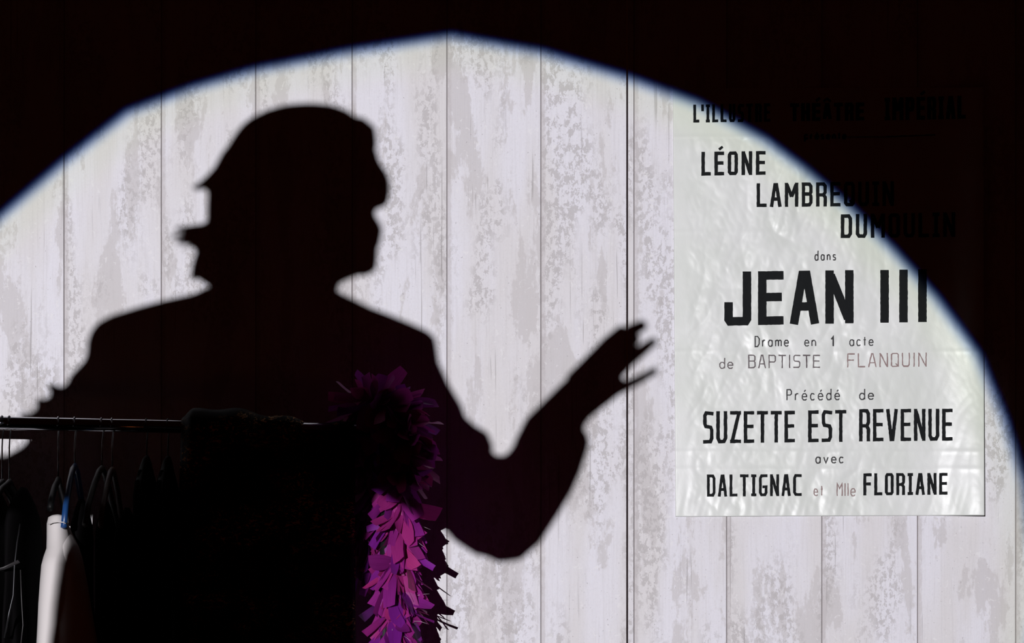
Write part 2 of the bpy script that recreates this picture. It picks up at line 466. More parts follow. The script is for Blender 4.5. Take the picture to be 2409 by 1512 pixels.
def word(mb, text, x0, x1, yt0, yb0, w, yt1=None, yb1=None, lower=False, gap=None, jit=.085, pad=True, hw=None):
    """letters between the pixel columns x0..x1; top and base lines may slope"""
    yt1 = yt0 if yt1 is None else yt1; yb1 = yb0 if yb1 is None else yb1
    tab = LC if lower else G
    ws = [tab[ACC.get(ch, ch)][0] for ch in text]
    g = gap if gap is not None else w * 1.05
    unit = ((x1 - x0) - g * (len(text) - 1)) / sum(ws)
    x = x0
    for ch, wd in zip(text, ws):
        strokes = tab[ACC.get(ch, ch)][1]; cw = wd * unit
        h2 = w / 2
        def mp(u, v):
            xx = x + h2 + u * max(cw - w, 0.5) if cw > w * 1.3 else x + cw / 2
            s = (xx - x0) / (x1 - x0)
            yb = yb0 + (yb1 - yb0) * s; yt = yt0 + (yt1 - yt0) * s
            if not lower: yb -= h2; yt += h2
            return (xx, yb + (yt - yb) * v)
        for st in strokes:
            pts = [mp(*q) for q in st]
            # square ends
            if math.dist(pts[0], pts[-1]) > 1e-6 and not lower:
                def ext(a, b):
                    L = math.dist(a, b) or 1
                    return (a[0] + (a[0] - b[0]) / L * h2, a[1] + (a[1] - b[1]) / L * h2)
                def axial(a, b): return min(abs(a[0] - b[0]), abs(a[1] - b[1])) < .12 * math.dist(a, b) + .01
                p0 = ext(pts[0], pts[1]) if axial(st[0], st[1]) or ch in 'AV' else pts[0]
                p1 = ext(pts[-1], pts[-2]) if axial(st[-1], st[-2]) or ch in 'AV' else pts[-1]
                pts = [p0] + pts[1:-1] + [p1]
            stroke(mb, pts, w, jit)
        if ch == 'É':
            a = mp(.45, 1); stroke(mb, [(a[0], a[1] - w * 1.1), (a[0] + w * 1.1, a[1] - w * 1.9)], w * .75, jit)
        if ch == 'Â':
            a = mp(.5, 1); stroke(mb, [(a[0] - w, a[1] - w * .9), (a[0], a[1] - w * 1.7), (a[0] + w, a[1] - w * .9)], w * .6, jit)
        x += cw + g

def line(words, m, name='lettering'):
    for a, kw in words:
        mb = MB(); word(mb, *a, **kw); mb.obj(name, m, poster, smooth_=False)
D = dict
line([(("L'ILLUSTRE", 1631, 1812, 246, 288, 6.5), D(yt1=243, yb1=286, gap=5.5)),
      (("THÉÂTRE", 1859, 2033, 243, 285, 8.5), D(yt1=241, yb1=283, gap=5)),
      (("IMPÉRIAL", 2081, 2272, 230, 283, 9), D(yt1=225, yb1=279, gap=5))], INK)
t = line([(("présente", 1891, 1992, 317, 326, 4.5), D(lower=True, gap=3))], INK)
mbl = MB()
stroke(mbl, [(1994, 322), (2080, 322), (2190, 318)], 2.2, .3); stroke(mbl, [(2085, 321.5), (2200, 317)], 3.2, .4)
mbl.obj('underline', THIN_INK, poster, False)
line([(('LÉONE', 1650, 1801, 357, 413, 8.2), D(yt1=355, yb1=411, gap=8.5))], INK)
line([(('LAMBREQUIN', 1780, 2103, 431, 487, 8), D(yt1=426, yb1=484, gap=8))], INK)
line([(('DUMOULIN', 1978, 2247, 504, 560, 8.4), D(yt1=499, yb1=557, gap=8.5))], INK)
line([(('dans', 1916, 1967, 599, 612, 2.8), D(lower=True, yb1=611, gap=4.5, jit=.1))], THIN_INK)
line([(('JEAN', 1704, 2008, 639, 766, 20), D(yt1=635, yb1=760, gap=16, jit=.03)),
      (('iii', 2071, 2180, 635, 759, 20), D(yt1=633, yb1=757, gap=24.5, jit=.035))], INK)
line([(('Drame', 1775, 1856, 800, 815, 2.8), D(lower=True, yb1=813.5, gap=5, jit=.2)),
      (('en', 1892, 1920, 800, 813.5, 2.6), D(lower=True, gap=5, jit=.15)),
      (('1', 1954, 1963, 800, 814, 3.6), D(lower=True)),
      (('acte', 1998, 2055, 799, 813, 2.6), D(lower=True, yb1=812, gap=5, jit=.15))], THIN_INK)
line([(('de', 1692, 1725, 852, 866, 2.6), D(lower=True, gap=5, jit=.2)),
      (('BAPTiSTE', 1760, 1929, 834, 866, 3.0), D(yb1=865, gap=6, jit=.3))], PENCIL)
line([(('FLANQUiN', 1993, 2180, 831, 864, 2.8), D(yt1=829, yb1=862, gap=7, jit=.35))], RED_INK)
line([(('Précédé', 1850, 1976, 926, 941, 2.8), D(lower=True, yt1=925, yb1=939.5, gap=6.5, jit=.15)),
      (('de', 2021, 2056, 925, 939.5, 2.8), D(lower=True, yb1=938.5, gap=6, jit=.12))], THIN_INK)
line([(('SUZETTE', 1654, 1870, 967, 1043, 8.3), D(yt1=966, yb1=1040, gap=6.5, jit=.10)),
      (('EST', 1901, 1991, 965, 1040, 8.3), D(yt1=964, yb1=1039, gap=7, jit=.10)),
      (('REVENUE', 2021, 2241, 962, 1038, 8.3), D(yt1=961, yb1=1036, gap=6.5, jit=.10))], INK)
line([(('avec', 1918, 1985, 1075, 1089, 3.0), D(lower=True, yb1=1088, gap=5.5, jit=.12))], THIN_INK)
line([(('DALTIGNAC', 1663, 1886, 1116, 1168, 6.6), D(yt1=1115, yb1=1166, gap=6, jit=.10))], INK)
line([(('et', 1914, 1937, 1150, 1165, 2.6), D(lower=True, gap=5, jit=.35)),
      (('Mlle', 1968, 2013, 1149, 1166, 2.6), D(lower=True, gap=3.5, jit=.35))], RED_INK)
line([(('FLORIANE', 2031, 2229, 1113, 1165, 7.0), D(yt1=1112, yb1=1163, gap=6, jit=.10))], INK)

# ------------------------------------------------------------------ clothes rack
CHROME = mat('dark_chrome', (.30, .30, .32), .16, 1.0)
BLACK_METAL = mat('black_metal', (.010, .010, .011), .45, .2)
BLACK_PLASTIC = mat('black_plastic', (.004, .004, .0045), .5, spec=.15)
RUBBER = mat('caster_rubber', (.02, .02, .02), .7)
E0 = .24                                            # the rail runs this far in front of the wall
RA, RB = at(-330, 989, E0), at(905, 1012, E0)
def rail_at(px):
    A, B = RA, RB; xx = at(px, 1000, E0).x; t = (xx - A.x) / (B.x - A.x); return A + (B - A) * t
rack = empty('clothing_rack', (0.5 * (RA.x + RB.x), -E0, 0))
tag(rack, 'dark chrome clothes rack whose tube carries the hangers and black clothes before the lit wall', 'clothes rack')
rail = MB().tube([RA, RB], .0165, 24).obj('rail', CHROME, rack)
for P in (RA, RB):
    MB().tube([(P.x, P.y, .09), (P.x, P.y, P.z + .012)], .0125, 16).obj('post', BLACK_METAL, rack)
    MB().tube([(P.x, P.y - .21, .085), (P.x, P.y + .21, .085)], .0125, 14).obj('foot_bar', BLACK_METAL, rack)
    for s in (-.2, .2):
        c = MB().tube([(P.x - .011, P.y + s, .03), (P.x + .011, P.y + s, .03)], .03, 20).obj('caster', RUBBER, rack)
        MB().box((P.x, P.y + s, .062), .03, .022, .03).obj('caster_fork', BLACK_METAL, c)
MB().tube([(RA.x, RA.y, .12), (RB.x, RB.y, .12)], .011, 14).obj('lower_bar', BLACK_METAL, rack)

# ------------------------------------------------------------------ hangers (edge-on, square to the wall)
def hanger(px, drop, m, label, tilt=0.0, half=.205, fall=.085, hookmat=CHROME):
    R = rail_at(px); x = R.x; top = R.z
    h = empty('clothes_hanger', (x, R.y, top - drop), tilt)
    ca, sa = math.cos(tilt), math.sin(tilt)
    def pt(s, z, dx=0): return V((x + dx * ca - s * sa, R.y + dx * sa + s * ca, z))
    hook = []
    for i in range(15):                              # over the tube
        a = math.radians(200 - i * 14.3)
        hook.append(pt(math.cos(a) * .0185, top + math.sin(a) * .0185))
    hook = hook[::1] + [pt(.0165, top - .014), pt(.004, top - .04), pt(0, top - .06), pt(0, top - drop)]
    MB().tube(hook, .0017, 8).obj('hook', hookmat, h)
    mb = MB()
    arm = [pt(-half, top - drop - fall, 0), pt(-half * .82, top - drop - fall * .66), pt(-half * .45, top - drop - fall * .27), pt(-.03, top - drop - .006), pt(0, top - drop + .004),
           pt(.03, top - drop - .006), pt(half * .45, top - drop - fall * .27), pt(half * .82, top - drop - fall * .66), pt(half, top - drop - fall, 0)]
    mb.tube(arm, [(.0075, .009)] * 9, 12)
    mb.obj('shoulder_bar', m, h)
    tag(h, label, 'hanger', 'hangers on the rail')
    return h
BLUE_P = mat('blue_plastic', (.010, .05, .17), .35)
TEAL_P = mat('teal_plastic', (.02, .22, .22), .25)
BROWN_W = mat('brown_varnished_wood', (.075, .026, .012), .5)
GREY_P = mat('grey_plastic', (.030, .028, .026), .55)
hanger(5, .150, BLACK_PLASTIC, 'black hanger at the left edge of the frame, third hook from the left')
hanger(22, .150, BLACK_PLASTIC, 'black hanger beside the one at the left edge of the frame')
hanger(137, .142, BLACK_PLASTIC, 'black hanger above the white shirt, left of the blue one', .10)
hanger(176, .108, BLUE_P, 'blue plastic hanger just right of the white shirt', .02, .16, .16)
hanger(240, .112, GREY_P, 'grey hanger right of the blue hanger', -.05, .18, .15)
hanger(264, .115, BROWN_W, 'brown wooden hanger, the one nearest the black lace shawl', .02, .18, .15)

# ------------------------------------------------------------------ hanging clothes
def cloth_mat(name, c, rough=.9, spec=.2, weave=900, b=.15, **kw):
    m = mat(name, c, rough, spec=spec, **kw); nt = m.node_tree; p = nt.nodes['Principled BSDF']
    tc = nt.nodes.new('ShaderNodeTexCoord')
    bump(nt, tex_noise(nt, tc.outputs['Object'], weave, 2), b, .0004, p)
    return m
BLACK_WOOL = cloth_mat('black_wool', (.004, .0036, .004), 1.0, .02)
BLACK_SATIN = cloth_mat('black_satin', (.005, .005, .006), .5, .15, 300)
WHITE_COTTON = cloth_mat('white_cotton', (.66, .62, .615), .85, .2)
RUST_CLOTH = cloth_mat('rust_cotton', (.09, .022, .012), .9, .1)

def garment_rings(x, ztop, zbot, t, b, folds, seed, cy=-E0, lean=0.0, neck=.03, n=48, flare=1.25):
    r = random.Random(seed); ph = [r.uniform(0, 6.3) for _ in range(4)]
    zs = [(0, .25, neck), (.012, .45, .06), (.035, .7, .12), (.065, .95, .17), (.10, 1.0, .205), (.16, .95, .215), (.25, .95, .21)]
    H = ztop - zbot; k = .33
    while k < H: zs.append((k, .95 + (flare - .95) * k / H, .21 * (1 + .12 * k / H))); k += .09
    zs.append((H, flare, .21 * 1.12))
    rings = []
    for d, ft, fb in zs:
        ring = []
        w = sm01(d, .12, .5)
        for j in range(n):
            a = 2 * math.pi * j / n
            f = 1 + w * folds * (.6 * math.sin(5 * a + ph[0] + d * .8) + .4 * math.sin(9 * a + ph[1] - d))
            ring.append(V((x + lean * d + math.cos(a) * t * ft * f, cy + math.sin(a) * b / .21 * fb * f * .985, ztop - d)))
        rings.append(ring)
    return rings

def garment(name, px, drop, zbot, t, m, label, cat, folds=.25, seed=1, b=.205, sleeve=True, lean=0.0, group=None, cy=-E0, flare=1.25):
    R = rail_at(px); zt = R.z - drop
    g = empty(name, (R.x, cy, zbot)); tag(g, label, cat, group)
    MB().loft(garment_rings(R.x, zt, zbot, t, b, folds, seed, cy, lean, flare=flare)).obj('body', m, g)
    if sleeve:
        for s in (-1, 1):
            pts = [(R.x, cy + s * b * .80, zt - .07), (R.x - .004, cy + s * b * 1.06, zt - .13), (R.x - .006, cy + s * b * 1.13, zt - .3), (R.x, cy + s * b * 1.1, zt - .58)]
            MB().tube(pts, [(t * .55, .05), (t * .8, .055), (t * .8, .052), (t * .7, .045)], 18).obj('sleeve', m, g)
    return g

# far left: black clothes; white shirt with its sleeve in the beam; rust garment; black block in the middle
garment('black_jacket', -14, .155, .55, .026, BLACK_SATIN, 'black satin jacket with pale straps hanging at the left edge of the frame', 'jacket', .2, 4, group='clothes hanging on the rack')
garment('black_dress', 56, .160, .42, .027, BLACK_WOOL, 'black sleeveless dress between the satin jacket and the white shirt', 'dress', .2, 5, sleeve=False, b=.19, group='clothes hanging on the rack')

jacket_ = [o for o in bpy.data.objects if o.name == 'black_jacket'][0]
GREY_SATIN = mat('grey_satin', (.035, .032, .034), .45); SILVER = mat('silver_trim', (.05, .05, .055), .3, .8)
mb = MB(); mb.tube([at(47, 1232, .45), at(40, 1275, .462), at(34, 1330, .468), at(31, 1400, .468), at(22, 1440, .468), at(10, 1500, .466)], [(.0016, .0016)] * 4 + [(.0045, .002)] * 2, 8); mb.obj('strap', SILVER, jacket_)['label'] = 'silver strap'
mb = MB(); mb.tube([at(-25, 1345, .47), at(10, 1336, .472), at(44, 1320, .470)], [(.008, .003)] * 3, 10); mb.obj('belt', GREY_SATIN, jacket_)['label'] = 'grey satin belt'
mb = MB(); mb.tube([at(48, 1340, .45), at(50, 1400, .455), at(54, 1470, .455), at(47, 1530, .455)], .0012, 6); mb.obj('strap', GREY_SATIN, jacket_)['label'] = 'grey thread strap'

def white_shirt():
    g = empty('white_shirt', (at(150, 1500, .3).x, -.3, .45))
    tag(g, 'white cotton shirt hanging edge-on at lower left, its sleeve lit by the beam', 'shirt', 'clothes hanging on the rack')
    rows = [(1210, 131, 141, .330), (1212, 122, 149, .326), (1217, 114, 155, .325), (1232, 110.5, 158, .325), (1265, 110, 163, .34), (1290, 109, 166, .35), (1310, 102, 169, .36), (1330, 97, 172, .365),
            (1370, 94.5, 170, .365), (1420, 92, 165, .365), (1470, 90, 158, .36), (1530, 86, 152, .36), (1700, 80, 150, .36), (1800, 80, 148, .36)]
    rings = []
    for k, (py, xa, xb, e) in enumerate(rows):
        A = at(xa, py, e + .04); B = at(xb, py, e + .04); c = (A + B) / 2; hw = (B.x - A.x) / 2
        rings.append([V((c.x + math.cos(a) * hw * (1 + .03 * math.sin(3 * a + py * .02)), c.y + math.sin(a) * min(hw * 1.3, .05) * (1 + .10 * math.sin(2 * a + py * .013)),
                         c.z)) for a in [2 * math.pi * j / 28 for j in range(28)]])
    MB().loft(rings).obj('sleeve', WHITE_COTTON, g)
    rows = [(1222, 134, 156, .30, .03), (1250, 130, 166, .34, .05), (1285, 128, 183, .37, .055), (1310, 126, 191, .38, .06), (1370, 124, 203, .385, .06), (1430, 120, 213, .385, .06), (1512, 116, 228, .385, .06), (1640, 112, 242, .385, .06), (1780, 110, 248, .385, .06)]
    rings = []
    for py, xa, xb, e, dd in rows:
        A = at(xa, py, e); B = at(xb, py, e); c = (A + B) / 2; hw = (B.x - A.x) / 2
        rings.append([V((c.x + math.cos(a) * hw * (1 + .05 * math.sin(5 * a + py * .01)), c.y + math.sin(a) * dd * .9, c.z)) for a in [2 * math.pi * j / 40 for j in range(40)]])
    MB().loft(rings).obj('body', WHITE_COTTON, g)
    mb = MB()                                         # shoulder seam
    mb.tube([at(114, 1233, .408), at(122, 1229, .413), at(135, 1227, .4145), at(148, 1228, .413), at(155, 1231, .409)], .0013, 6)
    mb.obj('shoulder_seam', WHITE_COTTON, g)
    return g
white_shirt()
garment('black_waistcoat', 192, .185, .70, .026, BLACK_WOOL, 'black waistcoat hanging from the blue hanger, behind the white shirt', 'waistcoat', .15, 6, sleeve=False, b=.085, group='clothes hanging on the rack')
garment('black_blouse', 250, .190, .62, .022, BLACK_WOOL, 'black blouse hanging from the grey hanger', 'blouse', .15, 16, sleeve=False, b=.10, group='clothes hanging on the rack')
garment('black_skirt', 300, .205, .50, .021, BLACK_WOOL, 'black skirt hanging from the brown wooden hanger', 'skirt', .15, 17, sleeve=False, b=.17, group='clothes hanging on the rack')
for px_, nm, lb, ct, zb, sd in ((345, 'black_coat', 'black wool coat, the garment nearest left of the lace shawl but one', 'coat', .40, 7), (395, 'black_dress', 'long black dress touching the left edge of the lace shawl', 'dress', .38, 8)):
    garment(nm, px_, .085, zb, .021, BLACK_WOOL, lb, ct, .15, sd, b=.17, sleeve=False, group='clothes hanging on the rack')
    hanger(px_, .085, BLACK_PLASTIC, {345: 'black hanger holding the black wool coat', 395: 'black hanger touching the left edge of the lace shawl'}[px_], 0, .15, .10, BLACK_METAL)

# ---- black lace shawl draped over the rail
def lace_mat():
    m = mat('black_lace', (.006, .005, .005), .7, spec=.3); nt = m.node_tree; p = nt.nodes['Principled BSDF']
    tc = nt.nodes.new('ShaderNodeTexCoord'); co = tc.outputs['Object']
    z = smooth(nt, tex_noise(nt, vscale(nt, co, (6, 6, 9)), 1.0, 2), .46, .60)
    f = smooth(nt, tex_noise(nt, vscale(nt, co, (70, 70, 130)), 1.0, 4, .6, 1.2), .54, .60)
    c = mix(nt, mth(nt, 'MULTIPLY', z, f), (.006, .005, .005), (.75, .42, .17))
    nt.links.new(c, p.inputs['Base Color'])
    bump(nt, f, .4, .001, p)
    return m
def shawl():
    pa, pb = 428, 834
    n, sec = 60, 26
    v = []; f = []
    for i in range(n + 1):
        u = i / n; px = pa + (pb - pa) * u; R = rail_at(px)
        k = .032 + .010 * math.sin(u * 7.0) + .004 * math.sin(u * 23) - .020 * sm01(u, .62, .85) - .016 * (1 - sm01(u, 0, .07))
        for j in range(sec + 1):
            t = j / sec
            if t < .2:                               # behind the rail
                s = t / .2; p = V((R.x, R.y + k + .03 * (1 - s), R.z - .60 * (1 - s) + .004))
            elif t < .45:                            # over the top
                a = math.pi * (t - .2) / .25; p = V((R.x, R.y + k * math.cos(a), R.z + .004 + k * 1.05 * math.sin(a)))
            else:
                s = (t - .45) / .55; L = .95 + .06 * math.sin(u * 4 + 1) + .02 * math.sin(u * 31)
                w = .020 * math.sin(u * 34 + 2 * s) * s + .010 * math.sin(u * 71 + 1) * s
                p = V((R.x + .012 * math.sin(u * 20) * s, R.y - k - .05 * math.sin(min(s * 4, 1.57)) - w * .6, R.z + .004 - L * s))
            v.append(p)
    for i in range(n):
        for j in range(sec):
            a = i * (sec + 1) + j; f.append((a, a + 1, a + sec + 2, a + sec + 1))
    o = mesh_obj('lace_shawl', v, f, lace_mat(), loc=(rail_at(580).x, -E0, 1.2))
    sm_ = o.modifiers.new('thickness', 'SOLIDIFY'); sm_.thickness = .002
    tag(o, 'black lace shawl with faint gold flecks draped over the rail', 'shawl')
shawl()

# ------------------------------------------------------------------ the feather boa
def feather_mat():
    m = mat('magenta_feather', (.50, .035, .36), .5, spec=.3); nt = m.node_tree; p = nt.nodes['Principled BSDF']
    a = nt.nodes.new('ShaderNodeAttribute'); a.attribute_name = 'tint'
    c = mix(nt, a.outputs['Fac'], (.22, .014, .30), (.46, .03, .21))
    tc = nt.nodes.new('ShaderNodeTexCoord'); fb = tex_noise(nt, vscale(nt, tc.outputs['UV'], (14, 1.2, 1)), 1.0, 3, .6)
    c = mix(nt, mth(nt, 'MULTIPLY', smooth(nt, fb, .35, .85), .38), c, (.12, .006, .10))
    nt.links.new(c, p.inputs['Base Color'])
    tr = nt.nodes.new('ShaderNodeBsdfTranslucent'); nt.links.new(c, tr.inputs['Color'])
    mx = nt.nodes.new('ShaderNodeMixShader'); mx.inputs[0].default_value = .32
    o = nt.nodes['Material Output']
    nt.links.new(p.outputs[0], mx.inputs[1]); nt.links.new(tr.outputs[0], mx.inputs[2]); nt.links.new(mx.outputs[0], o.inputs['Surface'])
    return m
BOA = feather_mat()
BARB = mat('pale_barb', (.8, .6, .75), .35)
PATH = [(872, 1320, .155), (872, 1220, .16), (870, 1120, .165), (858, 1030, .17), (846, 965, .19), (862, 938, .235), (905, 945, .27), (948, 968, .26), (958, 1030, .255), (950, 1100, .25), (940, 1180, .25), (938, 1260, .25),
        (934, 1340, .25), (932, 1420, .25), (930, 1500, .25), (929, 1580, .25), (929, 1660, .25)]
def boa():
    r = random.Random(21)
    pts = [at(*p) for p in PATH]
    root = empty('feather_boa', (pts[-1].x, pts[-1].y, pts[-1].z))
    tag(root, 'magenta feather boa looped over the end of the rail and hanging down', 'feather boa')
    MB().tube(pts, .008, 8).obj('cord', mat('boa_cord', (.25, .01, .14), .8), root)
    segs = [(pts[i + 1] - pts[i]).length for i in range(len(pts) - 1)]; tot = sum(segs)
    def on(s):
        for i, l in enumerate(segs):
            if s <= l: return pts[i].lerp(pts[i + 1], s / l), (pts[i + 1] - pts[i]).normalized()
            s -= l
        return pts[-1], (pts[-1] - pts[-2]).normalized()
    v = []; f = []; tint = []; uv = []
    N = 900
    for k in range(N):
        s = (k + r.random()) / N * tot
        c, t = on(s)
        a = V((0, 1, 0)).cross(t).normalized(); b = t.cross(a)
        ph = r.uniform(0, 2 * math.pi)
        rad = a * math.cos(ph) + b * math.sin(ph)
        head = sm01(s / tot, .30, .37) * (1 - sm01(s / tot, .50, .60)); t = t if s / tot > .36 else -t
        d = (rad * r.uniform(.35, 1.0) + t * r.uniform(.3, 1.4) * (1 - .55 * head) + V((0, 0, -.35)) * (1 - head) + V((r.gauss(.10, .28), r.gauss(0, .25), r.gauss(0, .25)))).normalized()
        L = r.uniform(.070, .118) * (1 - .18 * head); W = r.uniform(.0095, .0235)
        side = d.cross(rad + V((r.uniform(-.5, .5), r.uniform(-.5, .5), r.uniform(-.5, .5))))
        if side.length < .1: side = d.cross(V((0, 1, .2)))
        side.normalize(); nrm = side.cross(d).normalized()
        curl = r.uniform(-.02, .034); tw = r.uniform(-.9, .9)
        prof = [.2, .62, .92, 1.0, r.uniform(.85, 1.0), r.uniform(.55, .95)]
        skew = r.uniform(-.25, .25)
        n0 = len(v)
        for i, wv in enumerate(prof):
            u = i / (len(prof) - 1)
            mid = c + rad * .004 + d * (L * u) + nrm * (curl * u * u) * (1 if nrm.dot(rad) < 0 else -1)
            sd = (side * math.cos(tw * u) + nrm * math.sin(tw * u))
            cup = nrm * (.0025 * wv)
            e = d * (skew * W if i == len(prof) - 1 else 0)
            v += [mid - sd * W * wv + cup - e, mid, mid + sd * W * wv + cup + e]
        for i in range(len(prof) - 1):
            for q in (0, 1):
                p0 = n0 + i * 3 + q; f.append((p0, p0 + 1, p0 + 4, p0 + 3))
        tv = min(max(r.gauss(.5, .3), 0), 1); tint += [tv] * 18; q0 = r.uniform(0, 50); uv += [(q0 + w_, q0 + i_ * .2) for i_ in range(6) for w_ in (0, .5, 1)]
    o = mesh_obj('feathers', v, f, BOA, root)
    at_ = o.data.attributes.new('tint', 'FLOAT', 'POINT'); at_.data.foreach_set('value', tint)
    ul = o.data.uv_layers.new(name='fibre')
    for lp in o.data.loops: ul.data[lp.index].uv = uv[lp.vertex_index]
    mb = MB()
    for k in range(32):
        s = r.random() * tot; c, t = on(s)
        d = V((r.uniform(-.5, 1), r.uniform(-1, .2), r.uniform(-.8, .4))).normalized()
        p0 = c + d * r.uniform(.035, .05); sag = V((r.uniform(-.3, .3), 0, -r.uniform(.1, .6))) * .02
        l = r.uniform(.018, .042)
        mb.tube([p0, p0 + d * l * .5 + sag * .25, p0 + d * l + sag], [.00045, .0004, .0002], 4)
    b_ = mb.obj('barbs', BARB, root); b_['kind'] = 'stuff'; b_['label'] = 'loose pale feather barbs'
boa()

# ------------------------------------------------------------------ the actor whose shadow falls on the wall
SC = 1.84
PC = LIGHT + (wall_pt(600, 1000) - LIGHT) / SC
DIR = V((PC.x - LIGHT.x, PC.y - LIGHT.y, 0)).normalized()
UU = V((DIR.y, -DIR.x, 0))
def S(px, py, dep=0.0):
    """where the ray that ends at that wall pixel passes the actor, dep metres nearer the wall"""
    d = wall_pt(px, py) - LIGHT
    t = ((PC - LIGHT).dot(DIR) + dep) / d.dot(DIR)
    return LIGHT + d * t

def strip(mb, pairs, n=22, cap=True, pw=1.0):
    """shell through cross-sections given by both silhouette points and a half depth"""
    rings = []
    for q in pairs:
        A, B, dep = S(*q[0]), S(*q[1]), q[2]; off = q[3] if len(q) > 3 else 0.0
        c = (A + B) / 2 + DIR * off; h = (B - A) / 2
        rings.append([c + h * math.cos(2 * math.pi * j / n) + DIR * (dep * math.copysign(abs(math.sin(2 * math.pi * j / n)) ** pw, math.sin(2 * math.pi * j / n))) for j in range(n)])
    mb.loft(rings, cap)
def rows(mb, lst, **k):
    strip(mb, [((a, y), (b, y), d, *o) for y, a, b, d, *o in lst], **k)
def limb(mb, pts, n=12):
    mb.tube([S(p[0], p[1], p[3] if len(p) > 3 else 0) for p in pts], [p[2] for p in pts], n)

foot = S(560, 3262); PZ = 0.0
actor = empty('person', (PC.x, PC.y, 0), math.atan2(UU.y, UU.x))
tag(actor, 'person in a padded-shoulder jacket with raised open hand, whose shadow falls on the planks', 'person')
SKIN = mat('skin', (.50, .27, .19), .5)
SUIT = cloth_mat('dark_red_wool', (.045, .008, .010), .9)
HAIR = mat('dark_hair', (.025, .015, .010), .5)
TROUSER = cloth_mat('black_trouser_wool', (.012, .012, .013), .9)
LEATHER = mat('black_leather', (.012, .011, .011), .35)
EYE = mat('eye_white', (.7, .68, .64), .2); IRISM = mat('eye_iris', (.05, .03, .02), .2); LIP = mat('lips', (.40, .08, .08), .4)

body = MB()
# head in profile, looking to the right
rows(body, [(262, 660, 770, .03), (275, 620, 815, .05), (300, 575, 850, .066), (352, 535, 866, .075), (400, 520, 872, .077), (450, 515, 878, .077), (500, 525, 883, .074),
            (540, 550, 884, .069), (580, 575, 884, .063), (610, 590, 884, .057), (630, 600, 879, .050), (643, 605, 857, .045), (652, 605, 835, .042), (664, 600, 806, .045)])
# nose, lips, chin, brow
strip(body, [((862, 345), (884, 345), .010), ((866, 380), (894, 380), .012), ((868, 403), (910, 403), .014), ((866, 424), (919, 424), .016), ((866, 455), (919, 455), .019), ((866, 478), (914, 478), .020), ((868, 490), (900, 490), .016)], n=12)
strip(body, [((862, 512), (887, 512), .018), ((862, 528), (897, 528), .026), ((862, 542), (901, 542), .027), ((862, 557), (898, 557), .026), ((862, 578), (894, 578), .022)], n=12)
strip(body, [((845, 588), (890, 588), .020), ((840, 612), (889, 612), .026), ((838, 634), (886, 634), .024), ((838, 648), (866, 648), .020)], n=12)
for s in (-1, 1):
    limb(body, [(690, 455, .012, s * .073), (700, 480, .020, s * .078), (695, 510, .018, s * .078), (690, 535, .010, s * .072)], 10)   # ears
# neck and trunk
rows(body, [(600, 590, 800, .052), (650, 585, 798, .054), (690, 575, 795, .058), (730, 500, 830, .07), (770, 330, 925, .09), (830, 290, 960, .11), (950, 290, 950, .12), (1100, 300, 925, .12),
            (1300, 315, 895, .115), (1450, 310, 880, .115), (1600, 300, 890, .13), (1760, 300, 890, .14), (1880, 320, 870, .12)])
# legs
for a, s in ((445, 1), (735, -1)):
    strip(body, [((a - 125, 1800), (a + 125, 1800), .085), ((a - 105, 2000), (a + 105, 2000), .078), ((a - 85, 2250), (a + 85, 2250), .062), ((a - 75, 2430), (a + 75, 2430), .055, -.01),
                 ((a - 78, 2620), (a + 78, 2620), .056, .01), ((a - 62, 2900), (a + 62, 2900), .042, .005), ((a - 48, 3120), (a + 48, 3120), .036), ((a - 52, 3215), (a + 52, 3215), .042)])
    strip(body, [((a - 50, 3170), (a + 50, 3170), .05, -.03), ((a - 66, 3225), (a + 66, 3225), .12, -.08), ((a - 60, 3252), (a + 60, 3252), .13, -.08)])
# raised arm: upper arm, forearm, wrist, palm
limb(body, [(930, 850, .056), (1000, 980, .050), (1080, 1130, .045), (1150, 1230, .042), (1195, 1235, .042)], 14)
limb(body, [(1170, 1240, .042), (1230, 1150, .042), (1275, 1060, .038), (1312, 985, .034)], 14)
strip(body, [((1208, 1040), (1375, 1030), .036), ((1237, 983), (1376, 1000), .032), ((1272, 948), (1392, 981), .026), ((1325, 896), (1428, 953), .022), ((1375, 856), (1462, 926), .020), ((1405, 832), (1474, 906), .017)], n=16)
FING = [  # thumb (from the side of the palm), index, middle, ring, little
    [(1350, 900, .015, .012), (1392, 852, .0125, .030), (1432, 806, .0105, .034), (1467, 774, .0088, .028)],
    [(1412, 846, .013, .004), (1458, 798, .0118, -.010), (1488, 776, .0102, -.016), (1515, 763, .0085, -.012)],
    [(1428, 862, .013, -.004), (1462, 828, .011, -.022), (1484, 806, .0095, -.036), (1496, 793, .0085, -.046)],
    [(1440, 880, .013, -.004), (1478, 848, .0105, -.018), (1514, 821, .0085, -.022), (1539, 801, .0066, -.016)],
    [(1436, 918, .012, .000), (1476, 906, .0080, -.006), (1510, 889, .0070, -.008), (1542, 871, .0060, -.004)]]
for fg in FING:
    q = fg
    pts = [S(p[0], p[1], p[3]) for p in q]; tip = pts[-1] + (pts[-1] - pts[-2]).normalized() * .004
    body.tube(pts + [tip], [p[2] for p in q] + [q[-1][2] * .55], 12)
